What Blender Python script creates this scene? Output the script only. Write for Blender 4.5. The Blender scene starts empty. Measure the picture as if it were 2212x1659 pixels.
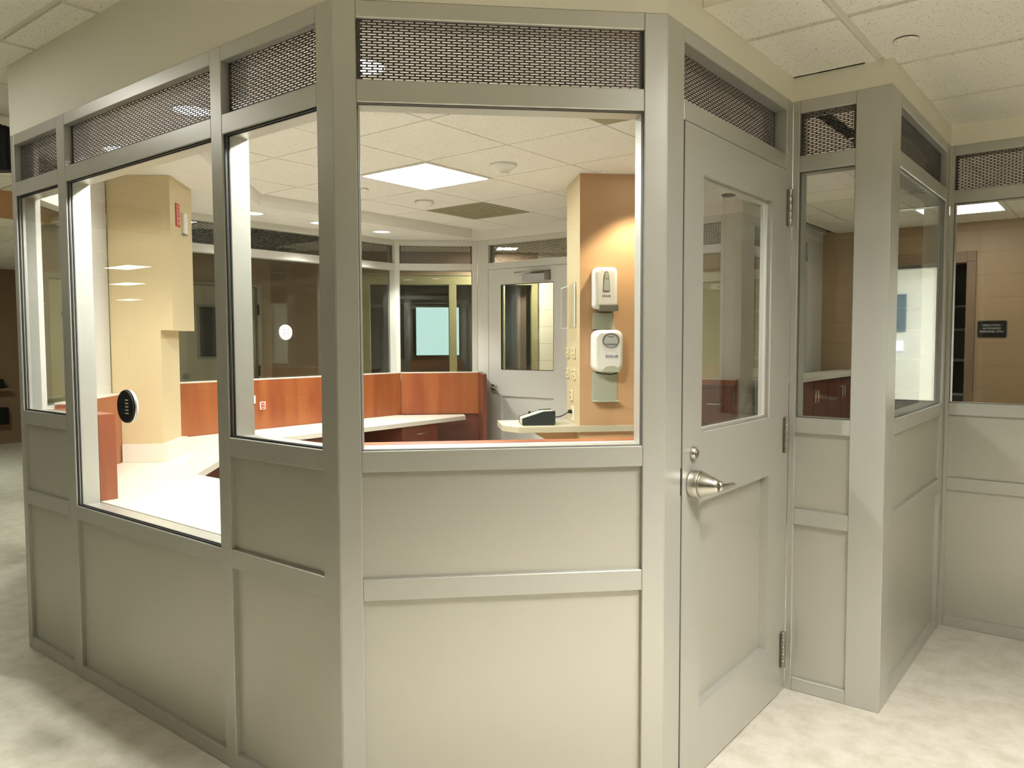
import bpy, bmesh, math, random
from mathutils import Matrix, Vector
random.seed(7)
S = bpy.context.scene
COL = S.collection
PI = math.pi
R2 = math.sqrt(0.5)

# ------------------------------------------------------------------ materials
def srgb(r, g, b):
    f = lambda c: (c/255/12.92) if c/255 <= .04045 else ((c/255+.055)/1.055)**2.4
    return (f(r), f(g), f(b), 1)

def mat(name, col, rough=.5, metal=0.0, spec=.5, noise=0.0, nscale=20, bump=0.0, bscale=200):
    m = bpy.data.materials.new(name); m.use_nodes = True
    nt = m.node_tree; b = nt.nodes['Principled BSDF']
    b.inputs['Base Color'].default_value = (*col[:3], 1)
    b.inputs['Roughness'].default_value = rough
    b.inputs['Metallic'].default_value = metal
    b.inputs['Specular IOR Level'].default_value = spec
    tc = nt.nodes.new('ShaderNodeTexCoord')
    if noise:
        n = nt.nodes.new('ShaderNodeTexNoise'); n.inputs['Scale'].default_value = nscale
        n.inputs['Detail'].default_value = 5
        nt.links.new(tc.outputs['Object'], n.inputs['Vector'])
        mx = nt.nodes.new('ShaderNodeMixRGB')
        mx.inputs['Color1'].default_value = tuple(c*(1-noise) for c in col[:3]) + (1,)
        mx.inputs['Color2'].default_value = tuple(min(1, c*(1+noise)) for c in col[:3]) + (1,)
        nt.links.new(n.outputs['Fac'], mx.inputs['Fac'])
        nt.links.new(mx.outputs['Color'], b.inputs['Base Color'])
    if bump:
        n2 = nt.nodes.new('ShaderNodeTexNoise'); n2.inputs['Scale'].default_value = bscale
        nt.links.new(tc.outputs['Object'], n2.inputs['Vector'])
        bp = nt.nodes.new('ShaderNodeBump'); bp.inputs['Strength'].default_value = bump
        bp.inputs['Distance'].default_value = .002
        nt.links.new(n2.outputs['Fac'], bp.inputs['Height'])
        nt.links.new(bp.outputs['Normal'], b.inputs['Normal'])
    return m

def emis(name, col, strength):
    m = bpy.data.materials.new(name); m.use_nodes = True
    nt = m.node_tree; nt.nodes.clear()
    e = nt.nodes.new('ShaderNodeEmission'); o = nt.nodes.new('ShaderNodeOutputMaterial')
    e.inputs['Color'].default_value = (*col[:3], 1); e.inputs['Strength'].default_value = strength
    nt.links.new(e.outputs[0], o.inputs['Surface'])
    return m

def glass_mat(name, tint=(.93, .95, .93), base=.045, graze=1.0):
    m = bpy.data.materials.new(name); m.use_nodes = True
    nt = m.node_tree; nt.nodes.clear(); L = nt.links
    o = nt.nodes.new('ShaderNodeOutputMaterial'); mx = nt.nodes.new('ShaderNodeMixShader')
    t = nt.nodes.new('ShaderNodeBsdfTransparent'); t.inputs['Color'].default_value = (*tint, 1)
    g = nt.nodes.new('ShaderNodeBsdfGlossy'); g.inputs['Roughness'].default_value = 0.0
    lw = nt.nodes.new('ShaderNodeLayerWeight'); lw.inputs['Blend'].default_value = .5
    p = nt.nodes.new('ShaderNodeMath'); p.operation = 'POWER'; p.inputs[1].default_value = 5
    a = nt.nodes.new('ShaderNodeMath'); a.operation = 'MULTIPLY_ADD'
    a.inputs[1].default_value = (1-base)*graze; a.inputs[2].default_value = base
    L.new(lw.outputs['Facing'], p.inputs[0]); L.new(p.outputs[0], a.inputs[0])
    L.new(a.outputs[0], mx.inputs['Fac']); L.new(t.outputs[0], mx.inputs[1]); L.new(g.outputs[0], mx.inputs[2])
    L.new(mx.outputs[0], o.inputs['Surface'])
    return m

def wood_mat(name, c1, c2, rough=.35, sx=7.0, sz=.7):
    m = bpy.data.materials.new(name); m.use_nodes = True
    nt = m.node_tree; b = nt.nodes['Principled BSDF']; L = nt.links
    tc = nt.nodes.new('ShaderNodeTexCoord'); mp = nt.nodes.new('ShaderNodeMapping')
    mp.inputs['Scale'].default_value = (sx, sx, sz)
    L.new(tc.outputs['Object'], mp.inputs['Vector'])
    n = nt.nodes.new('ShaderNodeTexNoise'); n.inputs['Scale'].default_value = 1.1
    n.inputs['Detail'].default_value = 6; n.inputs['Roughness'].default_value = .6; n.inputs['Distortion'].default_value = .5
    L.new(mp.outputs[0], n.inputs['Vector'])
    r = nt.nodes.new('ShaderNodeValToRGB')
    r.color_ramp.elements[0].position = .3; r.color_ramp.elements[0].color = (*c1[:3], 1)
    r.color_ramp.elements[1].position = .7; r.color_ramp.elements[1].color = (*c2[:3], 1)
    L.new(n.outputs['Fac'], r.inputs[0])
    mp2 = nt.nodes.new('ShaderNodeMapping'); mp2.inputs['Scale'].default_value = (sx*14, sx*14, sz*4)
    L.new(tc.outputs['Object'], mp2.inputs['Vector'])
    n2 = nt.nodes.new('ShaderNodeTexNoise'); n2.inputs['Scale'].default_value = 1.0
    L.new(mp2.outputs[0], n2.inputs['Vector'])
    mx = nt.nodes.new('ShaderNodeMixRGB'); mx.blend_type = 'MULTIPLY'; mx.inputs['Fac'].default_value = .25
    L.new(r.outputs[0], mx.inputs['Color1']); L.new(n2.outputs['Color'], mx.inputs['Color2'])
    L.new(mx.outputs[0], b.inputs['Base Color'])
    b.inputs['Roughness'].default_value = rough
    return m

def block_mat(name, c, mort, rough=.45):
    """painted concrete block: running bond joints as bump and a slightly darker line"""
    m = bpy.data.materials.new(name); m.use_nodes = True
    nt = m.node_tree; b = nt.nodes['Principled BSDF']; L = nt.links
    tc = nt.nodes.new('ShaderNodeTexCoord')
    sp = nt.nodes.new('ShaderNodeSeparateXYZ'); cb = nt.nodes.new('ShaderNodeCombineXYZ')
    L.new(tc.outputs['Object'], sp.inputs[0])
    L.new(sp.outputs['X'], cb.inputs['X']); L.new(sp.outputs['Z'], cb.inputs['Y'])
    k = nt.nodes.new('ShaderNodeTexBrick')
    k.inputs['Scale'].default_value = 1; k.inputs['Brick Width'].default_value = 40; k.offset = 0.37
    k.inputs['Row Height'].default_value = .2032; k.inputs['Mortar Size'].default_value = .004
    k.inputs['Mortar Smooth'].default_value = .4
    k.inputs['Color1'].default_value = (*c[:3], 1); k.inputs['Color2'].default_value = (*c[:3], 1)
    k.inputs['Mortar'].default_value = (*mort[:3], 1)
    L.new(cb.outputs[0], k.inputs['Vector']); L.new(k.outputs['Color'], b.inputs['Base Color'])
    n = nt.nodes.new('ShaderNodeTexNoise'); n.inputs['Scale'].default_value = 120
    L.new(tc.outputs['Object'], n.inputs['Vector'])
    ad = nt.nodes.new('ShaderNodeMath'); ad.operation = 'MULTIPLY_ADD'; ad.inputs[1].default_value = -1
    L.new(k.outputs['Fac'], ad.inputs[0])
    ml = nt.nodes.new('ShaderNodeMath'); ml.operation = 'MULTIPLY'; ml.inputs[1].default_value = .25
    L.new(n.outputs['Fac'], ml.inputs[0]); L.new(ml.outputs[0], ad.inputs[2])
    bp = nt.nodes.new('ShaderNodeBump'); bp.inputs['Strength'].default_value = .5; bp.inputs['Distance'].default_value = .004
    L.new(ad.outputs[0], bp.inputs['Height']); L.new(bp.outputs['Normal'], b.inputs['Normal'])
    b.inputs['Roughness'].default_value = rough
    return m

def tile_mat(name, c):
    """mineral-fibre ceiling tile: fine pits and flecks"""
    m = bpy.data.materials.new(name); m.use_nodes = True
    nt = m.node_tree; b = nt.nodes['Principled BSDF']; L = nt.links
    tc = nt.nodes.new('ShaderNodeTexCoord')
    v = nt.nodes.new('ShaderNodeTexNoise'); v.inputs['Scale'].default_value = 130; v.inputs['Detail'].default_value = 3
    L.new(tc.outputs['Object'], v.inputs['Vector'])
    r = nt.nodes.new('ShaderNodeValToRGB')
    r.color_ramp.elements[0].position = .27; r.color_ramp.elements[0].color = (c[0]*.45, c[1]*.43, c[2]*.38, 1)
    r.color_ramp.elements[1].position = .40; r.color_ramp.elements[1].color = (*c[:3], 1)
    L.new(v.outputs['Fac'], r.inputs[0]); L.new(r.outputs[0], b.inputs['Base Color'])
    bp = nt.nodes.new('ShaderNodeBump'); bp.inputs['Strength'].default_value = .35; bp.inputs['Distance'].default_value = .003
    L.new(v.outputs['Fac'], bp.inputs['Height']); L.new(bp.outputs['Normal'], b.inputs['Normal'])
    b.inputs['Roughness'].default_value = .9; b.inputs['Specular IOR Level'].default_value = .2
    return m

def floor_mat(name):
    m = bpy.data.materials.new(name); m.use_nodes = True
    nt = m.node_tree; b = nt.nodes['Principled BSDF']; L = nt.links
    tc = nt.nodes.new('ShaderNodeTexCoord')
    n = nt.nodes.new('ShaderNodeTexNoise'); n.inputs['Scale'].default_value = 9; n.inputs['Detail'].default_value = 8
    n.inputs['Roughness'].default_value = .68; n.inputs['Distortion'].default_value = .15
    L.new(tc.outputs['Object'], n.inputs['Vector'])
    r = nt.nodes.new('ShaderNodeValToRGB')
    r.color_ramp.elements[0].position = .36; r.color_ramp.elements[0].color = (.58, .54, .44, 1)
    r.color_ramp.elements[1].position = .62; r.color_ramp.elements[1].color = (.72, .685, .59, 1)
    L.new(n.outputs['Fac'], r.inputs[0]); L.new(r.outputs[0], b.inputs['Base Color'])
    b.inputs['Roughness'].default_value = .38; b.inputs['Specular IOR Level'].default_value = .4
    return m

M = {}
M['frame'] = mat('painted_steel_frame', (.55, .545, .495), .34, metal=.5, spec=.45, noise=.03, nscale=3)
M['panel'] = mat('painted_infill_panel', (.56, .55, .48), .32, metal=.5, spec=.5, noise=.03, nscale=2)
M['frame_lit'] = mat('painted_steel_frame_lit', (.62, .605, .555), .38, spec=.45, noise=.02, nscale=3)  # same paint as the screens; interior brightness is put into its colour
M['plaster'] = mat('cream_wall_paint', (.86, .83, .70), .6, noise=.03, nscale=4, bump=.1, bscale=300)
M['soffit'] = mat('white_soffit_paint', (.80, .78, .74), .6, noise=.02, nscale=4)
M['tile'] = tile_mat('ceiling_tile', (.89, .865, .77))
M['tile_in'] = tile_mat('ceiling_tile_station', (.82, .80, .76))
M['grid'] = mat('ceiling_grid', (.70, .67, .58), .5, noise=.02)
M['floor'] = floor_mat('mottled_sheet_floor')
M['yellow'] = mat('yellow_wall_paint', (.63, .505, .295), .5, noise=.03, nscale=3, bump=.12, bscale=150)
M['orange'] = mat('orange_wall_paint', (.55, .33, .165), .5, noise=.04, nscale=3, bump=.12, bscale=150)
M['tan'] = block_mat('tan_block_wall', (.45, .32, .185), (.40, .285, .165))
M['creamblock'] = block_mat('cream_block_wall', (.76, .71, .60), (.50, .46, .38))
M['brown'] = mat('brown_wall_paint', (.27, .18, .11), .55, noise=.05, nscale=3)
M['olive'] = mat('olive_frame_paint', (.30, .27, .14), .45, noise=.03)
M['darkdoor'] = mat('taupe_door_paint', (.30, .265, .19), .45, noise=.03)
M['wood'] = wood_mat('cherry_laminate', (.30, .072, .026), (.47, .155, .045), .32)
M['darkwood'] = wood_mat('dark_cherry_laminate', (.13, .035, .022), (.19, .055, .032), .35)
M['counter'] = mat('cream_solid_surface', (.74, .70, .60), .35, noise=.05, nscale=60)
M['beigecounter'] = mat('beige_solid_surface', (.50, .45, .32), .4, noise=.05, nscale=80)
M['glass'] = glass_mat('window_glass')
M['glass_dark'] = glass_mat('dim_window_glass', (.92, .93, .91))
M['black'] = mat('black_plastic', (.010, .010, .010), .55, spec=.25, noise=.05)
M['gasket'] = mat('black_gasket', (.015, .014, .016), .6, noise=.05)
M['gasket2'] = mat('grey_gasket', (.16, .155, .14), .6, noise=.05)
M['white'] = mat('white_plastic', (.80, .785, .73), .3, noise=.01)
M['ivory'] = mat('ivory_plastic', (.75, .66, .42), .4, noise=.01)
M['greyp'] = mat('grey_plastic', (.17, .155, .13), .4, noise=.02)
M['greenp'] = mat('pale_green_plastic', (.44, .45, .34), .4, noise=.02)
M['steel'] = mat('brushed_steel', (.62, .60, .54), .28, metal=1.0, noise=.04, nscale=200)
M['dullsteel'] = mat('dull_steel', (.36, .34, .29), .4, metal=1.0, noise=.06, nscale=80)
M['mesh'] = mat('perforated_steel', (.085, .08, .07), .45, metal=.5, noise=.05, nscale=60)
M['closer'] = mat('closer_aluminium', (.42, .42, .42), .4, noise=.02)
M['vent'] = mat('grey_vent_face', (.27, .255, .15), .6, noise=.06, nscale=12)
M['red'] = mat('red_label', (.45, .04, .035), .5, noise=.05)
M['pink'] = mat('pink_label', (.62, .25, .20), .5, noise=.05)
M['redplug'] = mat('red_receptacle', (.55, .06, .03), .4, noise=.02)
M['signtext'] = mat('sign_lettering', (.75, .72, .65), .5)
M['blue'] = mat('blue_lettering', (.03, .06, .22), .5)
M['cream'] = mat('cream_device_plastic', (.60, .58, .45), .5, noise=.05, nscale=150)
M['navy'] = mat('dark_device_plastic', (.014, .02, .022), .4, noise=.05)
M['sticker'] = mat('grey_label', (.48, .49, .46), .4, noise=.05)
M['acrylic'] = glass_mat('clear_acrylic', (.985, .985, .97), .02, .15)
M['whitewall'] = mat('white_wall_paint', (.75, .74, .70), .6, noise=.02)
M['darkwall'] = mat('dark_wall_paint', (.10, .09, .08), .6, noise=.03)
M['teal'] = mat('teal_cabinet', (.05, .09, .085), .5, noise=.03)

LT = dict(panel=42.0, hall=52.0, down=9.0, med=12.0, cor=420.0, far=14.0)
M['lens'] = emis('station_light_lens', (.91, .955, 1), LT['panel'])
M['lens_hall'] = emis('hall_light_lens', (1, .97, .91), LT['hall'])
M['lens_down'] = emis('downlight_lens', (1, .99, .97), LT['down'])
M['lens_med'] = emis('dim_light_lens', (1, .97, .92), LT['med'])
M['lens_cor'] = emis('corridor_light_lens', (1, .94, .80), LT['cor'])
M['lens_left'] = emis('left_hall_light_lens', (1, .98, .93), 8.0)
M['lens_end'] = emis('hall_end_light_lens', (.93, 1, .86), 45.0)
M['lens_store'] = emis('white_room_light_lens', (.96, 1, .97), 45.0)
M['lens_far'] = emis('far_light_lens', (.95, 1, .86), LT['far'])
M['daylight'] = emis('bright_blind', (.70, .98, .98), 1.5)
M['spark'] = emis('lit_screen', (.85, .9, 1), 4.0)

# ------------------------------------------------------------------ mesh builder
class MB:
    def __init__(s): s.v = []; s.f = []; s.smooth = set()
    def add(s, vs, fs, smooth=False):
        o = len(s.v); s.v += [tuple(p) for p in vs]
        for f in fs:
            if smooth: s.smooth.add(len(s.f))
            s.f.append(tuple(i+o for i in f))
        return s
    def box(s, x0, x1, y0, y1, z0, z1):
        if x0 > x1: x0, x1 = x1, x0
        if y0 > y1: y0, y1 = y1, y0
        if z0 > z1: z0, z1 = z1, z0
        return s.add([(x0,y0,z0),(x1,y0,z0),(x1,y1,z0),(x0,y1,z0),(x0,y0,z1),(x1,y0,z1),(x1,y1,z1),(x0,y1,z1)],
              [(0,3,2,1),(4,5,6,7),(0,1,5,4),(1,2,6,5),(2,3,7,6),(3,0,4,7)])
    def prism(s, pts, z0, z1):
        a = sum(pts[i][0]*pts[(i+1)%len(pts)][1]-pts[(i+1)%len(pts)][0]*pts[i][1] for i in range(len(pts)))
        if a < 0: pts = pts[::-1]
        n = len(pts)
        vs = [(x,y,z0) for x,y in pts]+[(x,y,z1) for x,y in pts]
        return s.add(vs, [tuple(range(n-1,-1,-1)), tuple(range(n,2*n))]+[(i,(i+1)%n,n+(i+1)%n,n+i) for i in range(n)])
    def prism_yz(s, pts, x0, x1):
        """profile in (y,z) swept along x"""
        a = sum(pts[i][0]*pts[(i+1)%len(pts)][1]-pts[(i+1)%len(pts)][0]*pts[i][1] for i in range(len(pts)))
        if a < 0: pts = pts[::-1]
        n = len(pts); vs = [(x0,y,z) for y,z in pts]+[(x1,y,z) for y,z in pts]
        return s.add(vs, [tuple(range(n-1,-1,-1)), tuple(range(n,2*n))]+[(i,(i+1)%n,n+(i+1)%n,n+i) for i in range(n)])
    def prism_xz(s, pts, y0, y1):
        """profile in (x,z) swept along y"""
        a = sum(pts[i][0]*pts[(i+1)%len(pts)][1]-pts[(i+1)%len(pts)][0]*pts[i][1] for i in range(len(pts)))
        if a > 0: pts = pts[::-1]
        n = len(pts); vs = [(x,y0,z) for x,z in pts]+[(x,y1,z) for x,z in pts]
        return s.add(vs, [tuple(range(n-1,-1,-1)), tuple(range(n,2*n))]+[(i,(i+1)%n,n+(i+1)%n,n+i) for i in range(n)])
    def lathe(s, prof, axis='z', c=(0,0,0), n=32, cap=True):
        """prof: list of (r, h); revolved about axis through c"""
        vs = []; fs = []
        def P(r, h, a):
            x, y = r*math.cos(a), r*math.sin(a)
            if axis == 'z': return (c[0]+x, c[1]+y, c[2]+h)
            if axis == 'y': return (c[0]+x, c[1]+h, c[2]+y)
            return (c[0]+h, c[1]+x, c[2]+y)
        for r, h in prof:
            for k in range(n): vs.append(P(r, h, 2*PI*k/n))
        m = len(prof)
        for i in range(m-1):
            for k in range(n):
                fs.append((i*n+k, i*n+(k+1)%n, (i+1)*n+(k+1)%n, (i+1)*n+k))
        s.add(vs, fs, True)
        if cap:
            o = len(s.v)-len(vs)
            s.f.append(tuple(o+k for k in range(n-1,-1,-1)))
            s.f.append(tuple(o+(m-1)*n+k for k in range(n)))
        return s
    def tube(s, pts, r, n=10):
        pts = [Vector(p) for p in pts]; vs = []; fs = []
        rr = r if isinstance(r, (list, tuple)) else [r]*len(pts)
        for i, p in enumerate(pts):
            d = (pts[min(i+1, len(pts)-1)]-pts[max(i-1, 0)]).normalized()
            a = d.cross(Vector((0,0,1)) if abs(d.z) < .9 else Vector((1,0,0))).normalized(); b = d.cross(a)
            for k in range(n):
                t = 2*PI*k/n; vs.append(p+(a*math.cos(t)+b*math.sin(t))*rr[i])
        for i in range(len(pts)-1):
            for k in range(n): fs.append((i*n+k, i*n+(k+1)%n, (i+1)*n+(k+1)%n, (i+1)*n+k))
        s.add(vs, fs, True)
        o = len(s.v)-len(vs); m = len(pts)
        s.f.append(tuple(o+k for k in range(n-1,-1,-1))); s.f.append(tuple(o+(m-1)*n+k for k in range(n)))
        return s
    def build(s, name, material, parent=None, label=None, bevel=0, seg=1, kind=None):
        me = bpy.data.meshes.new(name); me.from_pydata(s.v, [], s.f); me.update()
        bm = bmesh.new(); bm.from_mesh(me); bmesh.ops.recalc_face_normals(bm, faces=bm.faces); bm.to_mesh(me); bm.free()
        for i in s.smooth: me.polygons[i].use_smooth = True
        me.materials.append(material)
        o = bpy.data.objects.new(name, me); COL.objects.link(o)
        if parent is not None: o.parent = parent
        if label: o['label'] = label
        if kind: o['kind'] = kind
        if bevel:
            b = o.modifiers.new('edge', 'BEVEL'); b.width = bevel; b.segments = seg
            b.limit_method = 'ANGLE'; b.angle_limit = math.radians(40)
        return o

def tag(o, label=None, cat=None, group=None, kind=None):
    if label: o['label'] = label
    if cat: o['category'] = cat
    if group: o['group'] = group
    if kind: o['kind'] = kind
    return o

def empty(name, loc=(0,0,0), rz=0, label=None, cat=None, group=None, kind=None):
    o = bpy.data.objects.new(name, None); COL.objects.link(o)
    o.location = loc; o.rotation_euler = (0,0,rz); o.empty_display_size = .05
    return tag(o, label, cat, group, kind)

def text(name, body, size, material, parent, loc, rot, align='CENTER', ext=.0004, width=1.0):
    c = bpy.data.curves.new(name, 'FONT'); c.body = body; c.size = size; c.extrude = ext
    c.align_x = align; c.align_y = 'CENTER'
    t = bpy.data.objects.new(name+'_outline', c); COL.objects.link(t)
    bpy.context.view_layer.update()
    me = bpy.data.meshes.new_from_object(t.evaluated_get(bpy.context.evaluated_depsgraph_get()))
    bpy.data.objects.remove(t); bpy.data.curves.remove(c)
    me.materials.clear(); me.materials.append(material)
    o = bpy.data.objects.new(name, me); COL.objects.link(o)
    o.parent = parent; o.location = loc; o.rotation_euler = rot; o.scale = (width, 1, 1)
    return o

# ------------------------------------------------------------------ levels (m)
Z_TOP, Z_MT, Z_MB, Z_WT, Z_WB = 2.415, 2.367, 2.197, 2.134, 1.142
Z_P1T, Z_P1B, Z_P2T, Z_P2B = 1.080, .764, .700, .055
Z_CB, Z_CP = .758, .698
Z_LOW, Z_HIGH = 2.51, 2.735
DEP = .10

def grille(parent, t0, t1, z0, z1, n, coarse=1.0, margin=.012):
    m = MB(); th = .0022
    zp, tp, sh, sw = .0073*coarse, .030*coarse, .0036*coarse, .024*coarse
    # solid rim
    m.box(t0, t0+margin, n, n+th, z0, z1); m.box(t1-margin, t1, n, n+th, z0, z1)
    rows = int((z1-z0)/zp); z = z0
    a, b = t0+margin, t1-margin
    for r in range(rows+1):
        zb = z0+r*zp
        m.box(a, b, n, n+th, zb, min(zb+zp-sh, z1))
        if r == rows or zb+zp > z1: break
        off = (r % 2)*tp/2; k = 0
        t = a+off-tp
        while t < b:
            c0, c1 = max(a, t), min(b, t+tp-sw)
            if c1-c0 > .0005:
                zz0, zz1 = zb+zp-sh, zb+zp
                m.add([(c0,n,zz0),(c1,n,zz0),(c1,n+th,zz0),(c0,n+th,zz0),(c0,n,zz1),(c1,n,zz1),(c1,n+th,zz1),(c0,n+th,zz1)],
                      [(0,1,5,4),(1,2,6,5),(2,3,7,6),(3,0,4,7)])
            t += tp
    return m.build('mesh_grille', M['mesh'], parent)

WIN = [0]
def window(frame_o, frame_d, ang, t0, t1, z0, z1, label, n=.012, mtl=None, thick=False):
    """glazed light set in an opening: pane with a black gasket round it and a slim painted bead"""
    WIN[0] += 1
    ca, sa = math.cos(ang), math.sin(ang)
    e = empty('window_%d' % WIN[0], (frame_o+ca*t0, frame_d+sa*t0, z0), ang, label, 'window', None, 'structure')
    w, h = t1-t0, z1-z0; g = .005 if thick else .0025
    MB().box(.001, w-.001, n+.003, n+.009, .001, h-.001).build('glass_pane', mtl or M['glass'], e)
    k = MB()
    for y0, y1 in ((n-.004, n+.002), (n+.0095, n+.014)):
        k.box(.0005, g, y0, y1, .0005, h-.0005); k.box(w-g, w-.0005, y0, y1, .0005, h-.0005)
        k.box(g, w-g, y0, y1, .0005, g); k.box(g, w-g, y0, y1, h-g, h-.0005)
    k.build('gasket', M['gasket'] if thick else M['gasket2'], e)
    return e

def partition(name, label, o, ang, L, posts, bays, ext=0, wall_label=None, glass=None, dep=DEP, gn=.03, coarse=1.0, paneln=.017, fmat=None):
    """steel-framed screen. o=(s,d) start of the outer face, ang its direction, inward = left of it.
       bays: (t0,t1,kind,window label)"""
    P = empty(name, (o[0], o[1], 0), ang, label, 'wall', None, 'structure')
    f = fmat or M['frame']
    for i, (a, b) in enumerate(posts):
        MB().box(a, b, 0, dep, 0, Z_TOP).build('post', f, P, bevel=.0022)
    for (a, b, kind, wl) in bays:
        e = .0004
        rails = []
        rails.append(('header_rail', Z_MT, Z_TOP)); rails.append(('transom_rail', Z_WT, Z_MB))
        pans = []
        wz = Z_WB
        if kind == 'std':
            rails += [('sill_rail', Z_P1T, Z_WB), ('mid_rail', Z_P2T, Z_P1B), ('base_rail', 0, Z_P2B)]
            pans = [(Z_P1B, Z_P1T), (Z_P2B, Z_P2T)]
        elif kind == 'counter':
            rails += [('sill_rail', Z_CP, Z_CB), ('base_rail', 0, Z_P2B)]; pans = [(Z_P2B, Z_CP)]; wz = Z_CB
        for nm, z0, z1 in rails:
            MB().box(a, b, e, dep-e, z0, z1).build(nm, f, P, bevel=.0022)
        for z0, z1 in pans:
            MB().box(a, b, paneln, dep-.012, z0, z1).build('infill_panel', M['panel'], P)
        grille(P, a, b, Z_MB, Z_MT, gn, coarse)
        if kind != 'door':
            window(o[0], o[1], ang, a, b, wz, Z_WT, wl, mtl=glass, thick=(name == 'wall_left'))
    return P

A0, A1 = (-4.10, 1.4348), (-1.7734, 1.4348)
B1 = (-1.0889, 2.1193)
# A : long front-left screen
partition('wall_left', 'long grey steel screen on the left with the tall pass-through opening', A0, 0, 2.3266,
    [(0, .039), (.501, .578), (1.699, 1.764), (2.253, 2.3266)],
    [(.039, .501, 'std', 'narrow window at the far left end of the long grey screen'),
     (.578, 1.699, 'counter', 'tall glass over the counter with a black speaking disc in it'),
     (1.764, 2.253, 'std', 'narrow window just left of the wide corner post')])
# B : 45 degree front screen
partition('wall_front', 'angled grey screen facing the camera below the largest window', A1, PI/4, .968,
    [(0, .065), (.899, .968)],
    [(.065, .899, 'std', 'large square window in the middle of the photo')], gn=.015)
MB().box(.05, .93, .1002, .1285, 1.08, 1.142).build('inner_sill', M['frame_lit'], bpy.data.objects['wall_front'])
# C : door screen (door itself is a thing below)
partition('wall_door', 'grey steel door frame with a dark mesh transom above the door', B1, PI/2, 1.0914,
    [(0, .112), (1.0235, 1.0914)], [(.112, 1.0235, 'door', '')], gn=.05)
# D : short return
C3 = (-1.0889, 3.2107); C4 = (-.7197, 3.2107); C5 = (-.7197, 4.428)
partition('wall_return', 'short grey screen right of the door, ending in a wide post', C3, 0, .3692,
    [(0, .026)], [(.026, .24, 'std', 'tall narrow window between the door and the wide post')], gn=.018)
_w = bpy.data.objects['wall_return']
MB().box(.24, .3692, 0, .145, 0, Z_TOP).build('corner_post', M['frame'], _w, bevel=.002)
# E : oblique
partition('wall_side', 'dark oblique grey screen running back behind the wide post', C4, PI/2, 1.2173,
    [(1.13, 1.2173)], [(.145, 1.13, 'std', 'mirror-like window of the oblique screen behind the wide post')], gn=.03)
# F : right
partition('wall_right', 'grey screen at the right edge with the sign seen through it', C5, 0, 4.6,
    [(0, .018), (1.5, 1.58), (3.0, 3.08), (4.5, 4.6)],
    [(.018, 1.5, 'std', 'window at the right edge with the black sign seen through it'),
     (1.58, 3.0, 'std', 'second window of the right-hand screen, beyond the photo edge'),
     (3.08, 4.5, 'std', 'last window of the right-hand screen, beyond the photo edge')], gn=.018)
# Z : 45 degree left end, behind the yellow column
ZL = 1.98
zo = (-4.10-ZL*R2, 1.4348+ZL*R2)
partition('wall_corner_left', 'angled grey screen behind the yellow column', zo, -PI/4, ZL,
    [(0, .08), (1.15, 1.395), (1.93, 1.98)],
    [(.08, 1.15, 'std', 'window hidden behind the yellow column'), (1.395, 1.93, 'std', 'dark narrow window left of the yellow column')], coarse=1.3, fmat=M['frame_lit'])
# G : far long screen, inner face at s=-5.48
partition('wall_far', 'far grey screen above the cherry wood panels', (-5.58, 5.19), -PI/2, 2.36,
    [(0, .05), (.76, .83), (1.77, 1.84), (2.30, 2.36)],
    [(.05, .76, 'std', 'far window beside the corner, showing an olive door frame'),
     (.83, 1.77, 'std', 'far dark window with the white speaking disc'),
     (1.84, 2.30, 'std', 'far window right of the yellow column, showing a door')], gn=.06, coarse=1.3, fmat=M['frame_lit'], glass=M['glass_dark'])
# H : far 45 degree screen
ho = (-4.93-.1*R2, 5.70+.1*R2); hL = .78
partition('wall_far_corner', 'far angled grey screen between the far windows and the far door', ho, -3*PI/4, hL,
    [(0, .05), (.74, .78)], [(.05, .74, 'std', 'far angled window with a bright pale blue blind beyond')], gn=.06, coarse=1.3, fmat=M['frame_lit'], glass=M['glass_dark'])
# I : back screen with the far door
ix = -2.30
partition('wall_back', 'back grey screen holding the far door', (ix, 5.80), PI, 2.70,
    [(0, .17), (.86, .93), (1.49, 1.58), (2.495, 2.63)],
    [(.17, .86, 'std', 'back window seen through the glass of the near door'),
     (.93, 1.49, 'std', 'back window hidden behind the orange wall'), (1.58, 2.495, 'door', '')], gn=.06, coarse=1.3, fmat=M['frame_lit'])
partition('wall_back_return', 'grey screen behind the tall counter, seen through the narrow window', (ix-.232, 8.098), -math.atan2(2.298, .13), 2.3,
    [(0, .55), (.80, .90), (2.13, 2.3)],
    [(.55, .80, 'std', 'slim dark window beside a pale post at the back'), (.90, 2.13, 'std', 'wide dark window above the tall counter at the back')], gn=.06, coarse=1.3, fmat=M['frame_lit'])

# ------------------------------------------------------------------ drywall fascia above the screens
m = MB()
q = .045
m.box(-4.10, -1.7734, 1.437, 1.535, Z_TOP, Z_HIGH+.012)
m.prism([(-1.7734, 1.437), (-1.0905, 2.1198), (-1.161, 2.19), (-1.82, 1.535)], Z_TOP, Z_HIGH+.012)
m.box(-1.189, -1.0905, 2.1198, 3.213, Z_TOP, Z_HIGH+.012)
m.build('wall_bulkhead', M['plaster']); tag(bpy.data.objects['wall_bulkhead'], 'plain cream wall strip above the grey screens', 'wall', None, 'structure')
m = MB()
m.prism([(-1.13,3.2125),(-.7215,3.2125),(-.7215,4.4295),(3.9,4.4295),(3.9,4.528),(-.82,4.528),(-.82,3.31),(-1.13,3.31)], Z_TOP, Z_LOW+.012)
tag(m.build('wall_bulkhead_right', M['plaster']), 'low cream wall strip above the screens on the right', 'wall', None, 'structure')
m = MB()
m.prism([(zo[0], zo[1]), (-4.10, 1.4355), (-4.03, 1.51), (zo[0]+.07, zo[1]+.07)], Z_TOP, Z_HIGH)
m.box(-5.58, -5.48, 2.84, 5.19, Z_TOP, Z_LOW)
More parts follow.
